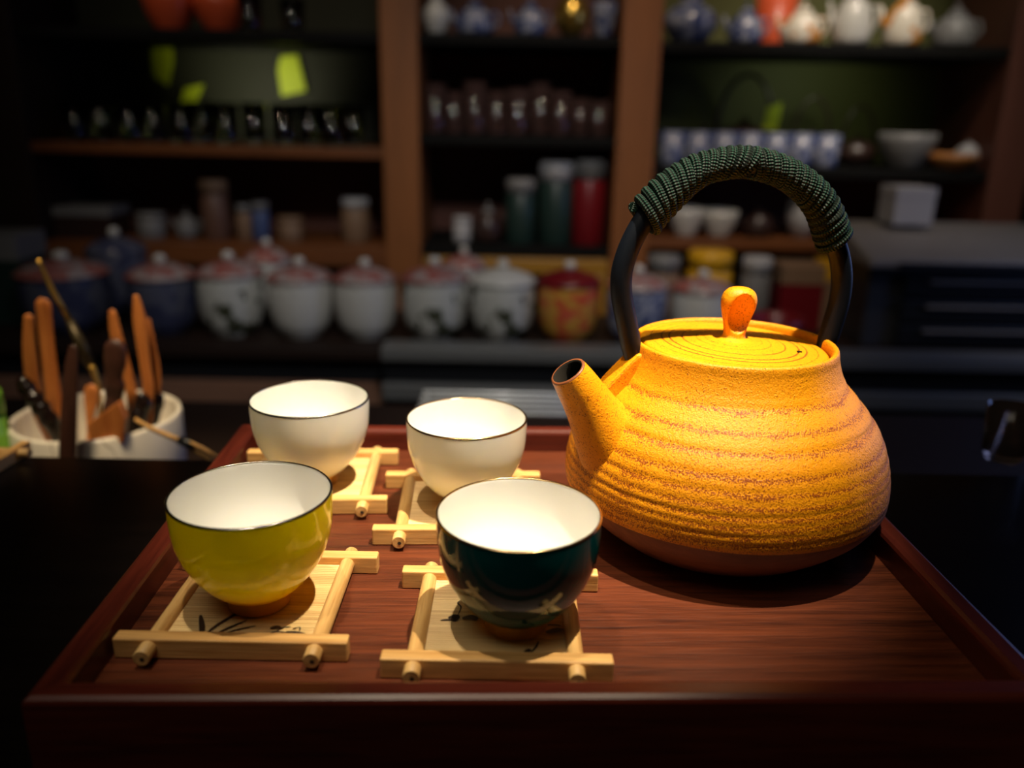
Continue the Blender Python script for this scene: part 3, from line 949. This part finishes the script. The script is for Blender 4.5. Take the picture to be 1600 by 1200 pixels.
# ------------------------------------------------------------------ background ware
def glaze(name, base, spots=None, scale=30, thr=0.55, rough=0.2):
    m = mat(name, base, rough)
    if spots:
        n = N(m)
        f = n.noise(n.coord(), scale, 2, 0.5)
        n.link(n.ramp(f, [(thr - 0.02, base), (thr + 0.02, spots)]), n.b.inputs['Base Color'])
    return m


G = {
    'white': glaze('cream_porcelain', (0.55, 0.54, 0.50)),
    'bluewhite': glaze('blue_and_white_porcelain', (0.26, 0.28, 0.36), (0.05, 0.07, 0.18), 60, 0.52),
    'painted': glaze('painted_porcelain', (0.50, 0.50, 0.46), (0.05, 0.055, 0.03), 28, 0.56),
    'redpaint': glaze('red_and_yellow_porcelain', (0.55, 0.09, 0.04), (0.55, 0.28, 0.05), 40, 0.5),
    'lidred': glaze('red_painted_lid', (0.34, 0.27, 0.26), (0.30, 0.10, 0.085), 34, 0.48),
    'slate': glaze('slate_blue_glaze', (0.08, 0.085, 0.125), (0.04, 0.045, 0.09), 30, 0.5),
    'gold': mat('gilded_metal', (0.75, 0.48, 0.10), 0.25, metal=0.9),
    'ochre': glaze('ochre_and_white_porcelain', (0.72, 0.66, 0.55), (0.60, 0.26, 0.05), 24, 0.55),
    'red': mat('red_lacquer', (0.15, 0.006, 0.010), 0.35),
    'orange': mat('orange_red_lacquer', (0.60, 0.09, 0.03), 0.4),
    'darkgreen': mat('dark_green_tin', (0.012, 0.03, 0.025), 0.4),
    'grey': mat('grey_stoneware', (0.16, 0.16, 0.16), 0.5),
    'brown': mat('brown_stoneware', (0.12, 0.06, 0.04), 0.5),
    'dark': mat('dark_clay', (0.03, 0.015, 0.012), 0.35),
    'yellow': mat('yellow_tin', (0.62, 0.33, 0.01), 0.4),
    'lime': mat('lime_card', (0.50, 0.62, 0.01), 0.6),
    'palegrey': mat('pale_grey_paper', (0.36, 0.36, 0.37), 0.6),
    'tan': mat('tan_paper', (0.20, 0.12, 0.07), 0.6),
    'pink': mat('pinkish_glass', (0.95, 0.85, 0.85), 0.05, trans=1.0),
    'blue': mat('blue_label', (0.05, 0.08, 0.20), 0.5),
    'wooddish': mat('orange_wood_dish', (0.40, 0.16, 0.04), 0.5),
}
G['pink'].node_tree.nodes['Principled BSDF'].inputs['Transmission Weight'].default_value = 0.92
G['pink'].node_tree.nodes['Principled BSDF'].inputs['Base Color'].default_value = (0.45, 0.27, 0.25, 1)


def ware(name, cat, label, group, px, py_base, w, h, Y, zbase, shape, m, m2=None):
    """w, h in photo pixels. Lathe shapes built life size where they stand."""
    x = at(px, py_base, Y).x
    r, H = pxm(w, Y) / 2, pxm(h, Y)
    root = empty(name, (x, Y, zbase + 0.0004), label, cat, group)
    m2 = m2 or m
    if shape == 'jar':       # bowl-bodied lidded jar with knob
        hb = H * 0.72
        body = smooth_profile([(r * 0.6, 0), (r * 0.66, hb * 0.05), (r * 0.86, hb * 0.22), (r * 0.97, hb * 0.5), (r, hb * 0.8), (r * 0.98, hb)], 4)
        MB().lathe([(0, 0)] + body + [(0, hb)], 36).build('jar_body', m, root)
        ld = MB().lathe([(0, hb + .0003), (r * 1.04, hb + .0003), (r * 1.03, hb + H * 0.025), (r * 0.8, hb + H * 0.095), (r * 0.4, hb + H * 0.15), (r * 0.16, hb + H * 0.165), (0, hb + H * .165)], 36).build('jar_lid', m2, root)
        MB().lathe([(0, hb + H * .16), (r * 0.1, hb + H * 0.16), (r * 0.19, hb + H * 0.21), (r * 0.15, hb + H * 0.26), (0, hb + H * 0.28)], 20).build('knob', G['white'], ld)
    elif shape == 'tin':
        MB().lathe([(0, 0), (r * .97, 0), (r, r * .05), (r, H * 0.76), (r * .97, H * 0.77), (0, H * 0.77)], 32).build('tin_body', m, root)
        MB().lathe([(0, H * .772), (r * 1.01, H * .772), (r * 1.01, H * 0.96), (r * .9, H), (0, H)], 32).build('tin_lid', m2, root)
    elif shape == 'cup':
        MB().lathe([(0, 0), (r * .55, 0), (r * .6, H * .08), (r * .85, H * .4), (r * .97, H * .75), (r, H), (r * .93, H), (r * .88, H * .7), (r * .7, H * .35), (0, H * .15)], 32).build('cup_body', m, root)
    elif shape == 'tumbler':
        MB().lathe([(0, 0), (r * .8, 0), (r * .84, H * .05), (r, H), (r * .93, H), (r * .8, H * .12), (0, H * .1)], 28).build('tumbler_body', m, root)
    elif shape == 'vase':
        p = smooth_profile([(r * .5, 0), (r * .7, H * .1), (r, H * .4), (r * .85, H * .65), (r * .4, H * .82), (r * .38, H * .9), (r * .5, H)], 4)
        MB().lathe([(0, 0)] + p + [(r * .4, H), (r * .3, H * .8), (0, H * .75)], 32).build('vase_body', m, root)
    elif shape == 'teapot':
        hb = H * .72
        p = smooth_profile([(r * .5, 0), (r * .75, hb * .12), (r * .78, hb * .5), (r * .6, hb * .85), (r * .35, hb)], 4)
        MB().lathe([(0, 0)] + p + [(0, hb)], 32).build('teapot_body', m, root)
        ld = MB().lathe([(0, hb + .0002), (r * .38, hb + .0002), (r * .3, hb + H * .1), (r * .08, hb + H * .14), (0, hb + H * .14)], 24).build('teapot_lid', m2, root)
        MB().lathe([(0, hb + H * .135), (r * .1, hb + H * .18), (r * .1, hb + H * .25), (0, hb + H * .28)], 16).build('knob', m2, ld)
        MB().tube([(-r * .68, 0, hb * .4), (-r * .9, 0, hb * .6), (-r * 1.05, 0, hb * .95)], [r * .16, r * .11, r * .07], 12).build('spout', m, root)
        MB().tube([(r * .6, 0, hb * .85), (r * .95, 0, hb * .85), (r * 1.05, 0, hb * .55), (r * .72, 0, hb * .22)], r * .07, 10, side=(0, 1, 0)).build('handle', m, root)
    elif shape == 'kettle':
        hb = H * .42
        p = smooth_profile([(r * .5, 0), (r * .85, hb * .2), (r * .95, hb * .5), (r * .75, hb * .85), (r * .4, hb)], 4)
        MB().lathe([(0, 0)] + p + [(r * .12, hb * 1.08), (r * .12, hb * 1.2), (0, hb * 1.25)], 32).build('kettle_body', m, root)
        MB().tube([(r * .8 * math.cos(a), 0, hb * .75 + (H - hb * .75) * math.sin(a)) for a in [PI * k / 16 for k in range(17)]], r * .06, 10, side=(0, 1, 0)).build('handle', m2, root)
        MB().tube([(-r * .8, 0, hb * .5), (-r * 1.05, 0, hb * .7), (-r * 1.15, 0, hb)], [r * .16, r * .1, r * .08], 12).build('spout', m, root)
    elif shape == 'box':
        MB().box(-r, r, -min(r, .05), min(r, .05), 0, H * .72).build('box_body', m, root, 0.001)
        MB().box(-r * 1.02, r * 1.02, -min(r, .05) * 1.02, min(r, .05) * 1.02, H * .722, H).build('box_lid', m2, root, 0.001)
    elif shape == 'ball':
        p = smooth_profile([(r * .4, 0), (r * .8, H * .2), (r, H * .5), (r * .8, H * .8), (r * .3, H * .97), (0, H)], 4)
        MB().lathe([(0, 0)] + p, 32).build('pot_body', m, root)
        MB().lathe([(0, H * .96), (r * .2, H * .97), (r * .18, H * 1.06), (0, H * 1.1)], 16).build('knob', m2, root)
    return root


# -- row of lidded jars on the counter
jr = 'lidded porcelain jars in a row on the counter'
JY = 1.52
jars = [
    (112, 128, 108, 'slate', 'lidred', 'large slate blue lidded jar with red on its lid, leftmost of the row'),
    (262, 100, 106, 'slate', 'lidred', 'slate blue lidded jar with a red streaked lid, second in the row from the left'),
    (366, 98, 112, 'painted', 'lidred', 'white lidded jar with a dark painted picture, third in the row from the left'),
    (474, 96, 106, 'white', 'lidred', 'plain pale lidded jar with reddish lid, fourth in the row from the left'),
    (574, 94, 106, 'white', 'lidred', 'plain pale lidded jar below the left cabinet post'),
    (680, 100, 110, 'painted', 'lidred', 'white lidded jar with dark picture, just right of the left cabinet post'),
    (784, 98, 108, 'painted', 'white', 'white lidded jar with dark painting and a white lid, in front of the yellow frame'),
    (886, 94, 108, 'redpaint', 'red', 'red and yellow painted lidded jar left of the teapot handle'),
    (991, 92, 104, 'bluewhite', 'lidred', 'blue and white lidded jar seen through the left side of the teapot handle'),
    (1090, 90, 100, 'white', 'lidred', 'pale lidded jar seen behind the teapot knob'),
]
for px, w, h, a, b, lb in jars:
    ware('lidded_jar', 'jar', lb, jr, px, 533 if px > 400 else 522, w, h * 1.12, JY, zcnt, 'jar', G[a], G[b])
for px, w, h, a, lb in ((196, 84, 130, 'slate', 'tall slate blue jar standing behind the two leftmost jars'),
                        (425, 70, 118, 'white', 'pale jar behind the third and fourth jars'),
                        (725, 66, 112, 'white', 'pale jar peeping between the two painted jars')):
    ware('lidded_jar', 'jar', lb, 'lidded jars behind the front row', px, 510, w, h, JY + 0.14, zcnt, 'jar', G[a], G['lidred'] if px > 300 else G['slate'])

ORD = ['first', 'second', 'third', 'fourth', 'fifth', 'sixth', 'seventh', 'eighth', 'ninth', 'tenth', 'eleventh', 'twelfth']
# -- left bay
zs = sh
ware('flower_bowl', 'bowl', 'orange red bowl on the left top shelf, by the left of two', 'orange red bowls on the top shelf', 268, 40, 72, 50, 1.9, zs[('L', 'top')], 'cup', G['orange'])
ware('flower_bowl', 'bowl', 'orange red bowl on the left top shelf, by the right of two', 'orange red bowls on the top shelf', 346, 40, 72, 46, 1.9, zs[('L', 'top')], 'cup', G['orange'])
ware('wine_glass', 'glass', 'clear glass beside the orange bowls on the left top shelf', None, 392, 40, 34, 46, 1.86, zs[('L', 'top')], 'tumbler', M['glass'])
ware('wine_glass', 'glass', 'clear glass further right on the left top shelf', None, 458, 40, 34, 42, 1.86, zs[('L', 'top')], 'tumbler', M['glass'])
for k, px in enumerate((122, 165, 206, 245, 287, 320, 356, 400, 445, 485, 520, 552)):
    ware('glass_tumbler', 'glass', 'clear glass tumbler, %s from the left on the left middle shelf' % ORD[k], 'clear tumblers on the left middle shelf', px, 225, 36, 56, 1.86 + 0.04 * (k % 2), zs[('L', 'mid')], 'tumbler', M['glass'])


def lime_tag(pts, Y, label):
    o = MB()
    q = [at(x, y, Y) for x, y in pts]
    n = len(q)
    o.add(q + [p + Vector((0, 0.004, 0)) for p in q], [tuple(range(n)), tuple(range(2 * n - 1, n - 1, -1))] + [(i, (i + 1) % n, n + (i + 1) % n, n + i) for i in range(n)], 0, False)
    return tag(o.build('lime_card', G['lime']), label, 'card', 'lime green cards in the cabinet')


lime_tag([(240, 50), (268, 52), (270, 100), (262, 134), (240, 120), (236, 90)], 2.07, 'tall lime green card hanging highest in the left bay')
lime_tag([(288, 138), (318, 132), (306, 160), (290, 178), (282, 158)], 2.07, 'small lime green leaf shaped card between two larger ones')
lime_tag([(438, 88), (464, 86), (478, 142), (440, 150), (434, 110)], 2.07, 'lime green card nearest the left cabinet post')
spot('shelf_fill', (-0.60, 1.88, 1.0), (-0.60, 2.08, 1.05), 1.3, (1.0, 0.95, 0.7), 110, 0.8, 0.02)  # added light to brighten the lime cards, no fixture here

spot('shelf_fill', (0.66, 1.86, 1.07), (0.66, 2.08, 1.0), 0.35, (0.9, 1.0, 0.7), 125, 0.8, 0.02)  # added light on the olive back of the right bay
for px, w, h, shp, a, b, lb in ((240, 40, 36, 'tin', 'grey', 'grey', 'small grey tin at the left end of the left lower shelf'),
                                (295, 40, 42, 'teapot', 'grey', 'grey', 'small dark teapot on the left lower shelf'),
                                (341, 40, 84, 'tin', 'brown', 'tan', 'tall brown tin standing tallest on the left lower shelf'),
                                (385, 24, 50, 'tin', 'tan', 'grey', 'narrow tan tin beside the blue tin'),
                                (410, 26, 54, 'tin', 'blue', 'grey', 'narrow blue tin right of the tall brown tin'),
                                (456, 36, 34, 'tin', 'tan', 'tan', 'squat tan tin between the blue tin and the white capped one'),
                                (557, 40, 62, 'tin', 'tan', 'palegrey', 'tan tin with a pale cap next to the left cabinet post')):
    ware('tea_tin' if shp == 'tin' else 'teapot', 'tin' if shp == 'tin' else 'teapot', lb, 'tins on the left lower shelf' if shp == 'tin' else None, px, 380, w, h, 1.90, zs[('L', 'low')], shp, G[a], G[b])
ware('storage_box', 'box', 'dark storage box with a pale lid on the left lower shelf', None, 150, 378, 80, 44, 1.9, zs[('L', 'low')], 'box', G['dark'], G['grey'])
ware('storage_box', 'box', 'large dark box with a grey lid at the far left below the shelf', None, 2, 470, 116, 130, 1.60, zcnt, 'box', G['darkgreen'], G['grey'])

# -- centre bay
tops = [(682, 38, 52, 'vase', 'white', 'white vase next to the left post on the centre top shelf'),
        (742, 64, 48, 'teapot', 'bluewhite', 'blue and white teapot on the centre top shelf'),
        (828, 54, 50, 'teapot', 'bluewhite', 'pale blue teapot in the middle of the centre top shelf'),
        (892, 46, 56, 'ball', 'gold', 'round gold pot on the centre top shelf'),
        (942, 34, 44, 'cup', 'bluewhite', 'blue cup at the right end of the centre top shelf')]
for px, w, h, shp, a, lb in tops:
    nm = {'vase': 'vase', 'teapot': 'teapot', 'ball': 'gold_pot', 'cup': 'tea_bowl'}[shp]
    ware(nm, nm.split('_')[-1], lb, None, px, 50, w, h, 1.86, zs[('C', 'top')], shp, G[a])
for k, (px, hh) in enumerate(((680, 66), (710, 56), (742, 70), (775, 58), (808, 62), (842, 70), (874, 60), (905, 50), (934, 48))):
    ware('glass_tumbler', 'glass', 'pinkish glass tumbler, %s from the left on the centre middle shelf' % ORD[k], 'pinkish glasses on the centre middle shelf', px, 209, 32, hh, 1.86 + 0.03 * (k % 2), zs[('C', 'mid')], 'tumbler', G['pink'])
for px, w, h, shp, a, b, lb in ((722, 26, 36, 'tin', 'palegrey', 'palegrey', 'small pale tin at the left of the centre lower shelf'),
                                (762, 50, 58, 'teapot', 'dark', 'grey', 'dark teapot on the centre lower shelf'),
                                (812, 44, 92, 'tin', 'darkgreen', 'grey', 'dark green tin, shorter of the two green ones'),
                                (866, 50, 116, 'tin', 'darkgreen', 'palegrey', 'taller dark green tin with a pale top'),
                                (916, 48, 120, 'tin', 'red', 'grey', 'red canister with a dark lid beside the right post')):
    ware('tea_tin' if shp == 'tin' else 'teapot', 'tin' if shp == 'tin' else 'teapot', lb, 'tins on the centre lower shelf' if shp == 'tin' else None, px, 386, w, h, 1.88, zs[('C', 'low')], shp, G[a], G[b])

# -- right bay
for px, w, h, shp, a, b, lb in ((1076, 72, 62, 'vase', 'bluewhite', None, 'blue and white vase at the left of the right top shelf'),
                                (1163, 58, 54, 'teapot', 'bluewhite', None, 'blue and white teapot on the right top shelf'),
                                (1250, 68, 58, 'teapot', 'ochre', None, 'ochre and white teapot, left of the tall white one'),
                                (1328, 64, 84, 'teapot', 'white', None, 'tall bright white teapot on the right top shelf'),
                                (1408, 64, 78, 'teapot', 'ochre', None, 'ochre and white teapot, right of the tall white one'),
                                (1488, 70, 58, 'teapot', 'grey', None, 'grey teapot at the right end of the top shelf')):
    ware('vase' if shp == 'vase' else 'teapot', 'vase' if shp == 'vase' else 'teapot', lb, None if shp == 'vase' else 'teapots on the right top shelf', px, 66, w, h, 1.88, zs[('R', 'top')], shp, G[a])
ware('red_bowl', 'bowl', 'red bowl behind the blue and white teapot on the right top shelf', None, 1208, 66, 56, 74, 2.02, zs[('R', 'top')], 'tumbler', G['orange'])
for k in range(7):
    ware('tea_cup', 'cup', 'blue and white cup, %s from the left in its row on the right shelf' % ORD[k], 'blue and white cups on the right middle shelf', 1048 + 40 * k, 262, 37, 45, 1.85, zs[('R', 'mid')], 'tumbler', G['bluewhite'])
ware('iron_kettle', 'kettle', 'dark red kettle with a hooped handle behind the row of cups', None, 1158, 250, 100, 118, 1.97, zs[('R', 'mid')], 'kettle', G['dark'])
ware('iron_kettle', 'kettle', 'smaller dark kettle right of the hooped red one', None, 1262, 250, 66, 90, 1.97, zs[('R', 'mid')], 'kettle', G['dark'])
ware('iron_kettle', 'kettle', 'small dark kettle left of the grey bowl', None, 1335, 252, 56, 80, 1.96, zs[('R', 'mid')], 'kettle', G['dark'])
lime_tag([(1200, 168), (1222, 160), (1218, 186), (1212, 204), (1192, 202)], 1.93, 'little lime card among the dark kettles of the right bay')
ware('grey_bowl', 'bowl', 'grey bowl on the right middle shelf', None, 1412, 258, 78, 48, 1.86, zs[('R', 'mid')], 'cup', G['grey'])
ware('wooden_dish', 'dish', 'orange wooden dish under the little grey pot', None, 1484, 258, 70, 22, 1.84, zs[('R', 'mid')], 'cup', G['wooddish'])
ware('small_pot', 'pot', 'little round grey pot near the right end of the middle shelf', None, 1508, 258, 32, 36, 1.855, zs[('R', 'mid')], 'ball', G['palegrey'], G['grey'])
for px, w, h, shp, a, b, lb in ((1070, 50, 40, 'cup', 'white', None, 'white bowl at the left of the right lower shelf'),
                                (1122, 52, 38, 'cup', 'white', None, 'second white bowl on the right lower shelf'),
                                (1182, 54, 48, 'teapot', 'dark', 'dark', 'dark teapot on the right lower shelf'),
                                (1250, 48, 66, 'ball', 'palegrey', 'tan', 'pale round pot at the teapot handle right side')):
    ware({'cup': 'white_bowl', 'teapot': 'teapot', 'ball': 'small_pot'}[shp], {'cup': 'bowl', 'teapot': 'teapot', 'ball': 'pot'}[shp], lb, None, px, 374, w, h, 1.88, zs[('R', 'low')], shp, G[a], G[b or a])
# -- things on the counter right of the jars
for px, w, h, shp, a, b, lb, nm, ct_ in ((1100, 66, 112, 'tin', 'yellow', 'yellow', 'bright yellow canister seen through the teapot handle', 'tea_canister', 'canister'),
                                    (1172, 44, 104, 'tin', 'grey', 'palegrey', 'grey canister right of the yellow one', 'tea_canister', 'canister'),
                                    (1234, 62, 96, 'box', 'red', 'tan', 'red carton with a tan top seen through the teapot handle', 'tea_carton', 'box'),
                                    (1284, 36, 102, 'box', 'tan', 'yellow', 'tan carton by the right leg of the teapot handle', 'tea_carton', 'box'),
                                    (1030, 48, 104, 'tin', 'tan', 'grey', 'tan tin at the foot of the right cabinet post', 'tea_canister', 'canister')):
    ware(nm, ct_, lb, None, px, 520, w, h, 1.66, zcnt, shp, G[a], G[b])
ware('red_bowl', 'bowl', 'low dark red bowl on the counter right of the teapot knob', None, 1208, 540, 84, 46, 1.50, zcnt, 'cup', G['red'])

# -- drawer unit and printer at the right
DY = 1.50
dx0, dx1 = at(1352, 500, DY).x, at(1700, 500, DY).x
dz1 = at(1450, 418, DY).z
du = empty('drawer_unit', ((dx0 + dx1) / 2, DY + 0.1, zcnt + 0.0004), 'charcoal plastic drawer unit on the counter at the right', 'drawers')
W2 = (dx1 - dx0) / 2
Hd = dz1 - zcnt
MB().box(-W2, W2, -0.09, 0.12, 0, Hd).build('casing', M['dgrey_plastic'], du, 0.004)
for k in range(3):
    d = MB().box(-W2 + 0.06, W2 - 0.01, -0.104, -0.0905, Hd * (0.04 + 0.3 * k), Hd * (0.04 + 0.3 * k) + Hd * 0.26).build('drawer', M['black_plastic'], du, 0.003)
    MB().box(-0.10, 0.10, -0.112, -0.1045, Hd * (0.22 + 0.3 * k), Hd * (0.25 + 0.3 * k)).build('handle', M['grey_plastic'], d, 0.001)
pr = empty('printer', ((dx0 + dx1) / 2, DY + 0.1, dz1 + 0.0006), 'low grey printer with a sloping front on the drawer unit', 'printer')
prof = [(-0.13, 0.0), (-0.13, 0.018), (-0.10, 0.024), (0.0, 0.05), (0.10, 0.058), (0.12, 0.05), (0.12, 0.0)]
mb = MB()
n = len(prof)
xa_, xb_ = -W2 - 0.02, W2
mb.add([(xa_, y, z) for y, z in prof] + [(xb_, y, z) for y, z in prof], [tuple(range(n)), tuple(range(2 * n - 1, n - 1, -1))] + [(i, (i + 1) % n, n + (i + 1) % n, n + i) for i in range(n)], 0, False)
mb.build('housing', M['grey_plastic'], pr, 0.006)
o = MB().box(xa_ + 0.05, xb_ - 0.05, -0.1325, -0.1302, 0.005, 0.012).build('paper_slot', M['black_plastic'], pr)
ware('paper_box', 'box', 'small pale box standing on the grey printer', None, 1412, 345, 56, 52, 1.64, dz1 + 0.062, 'box', G['palegrey'], G['palegrey'])
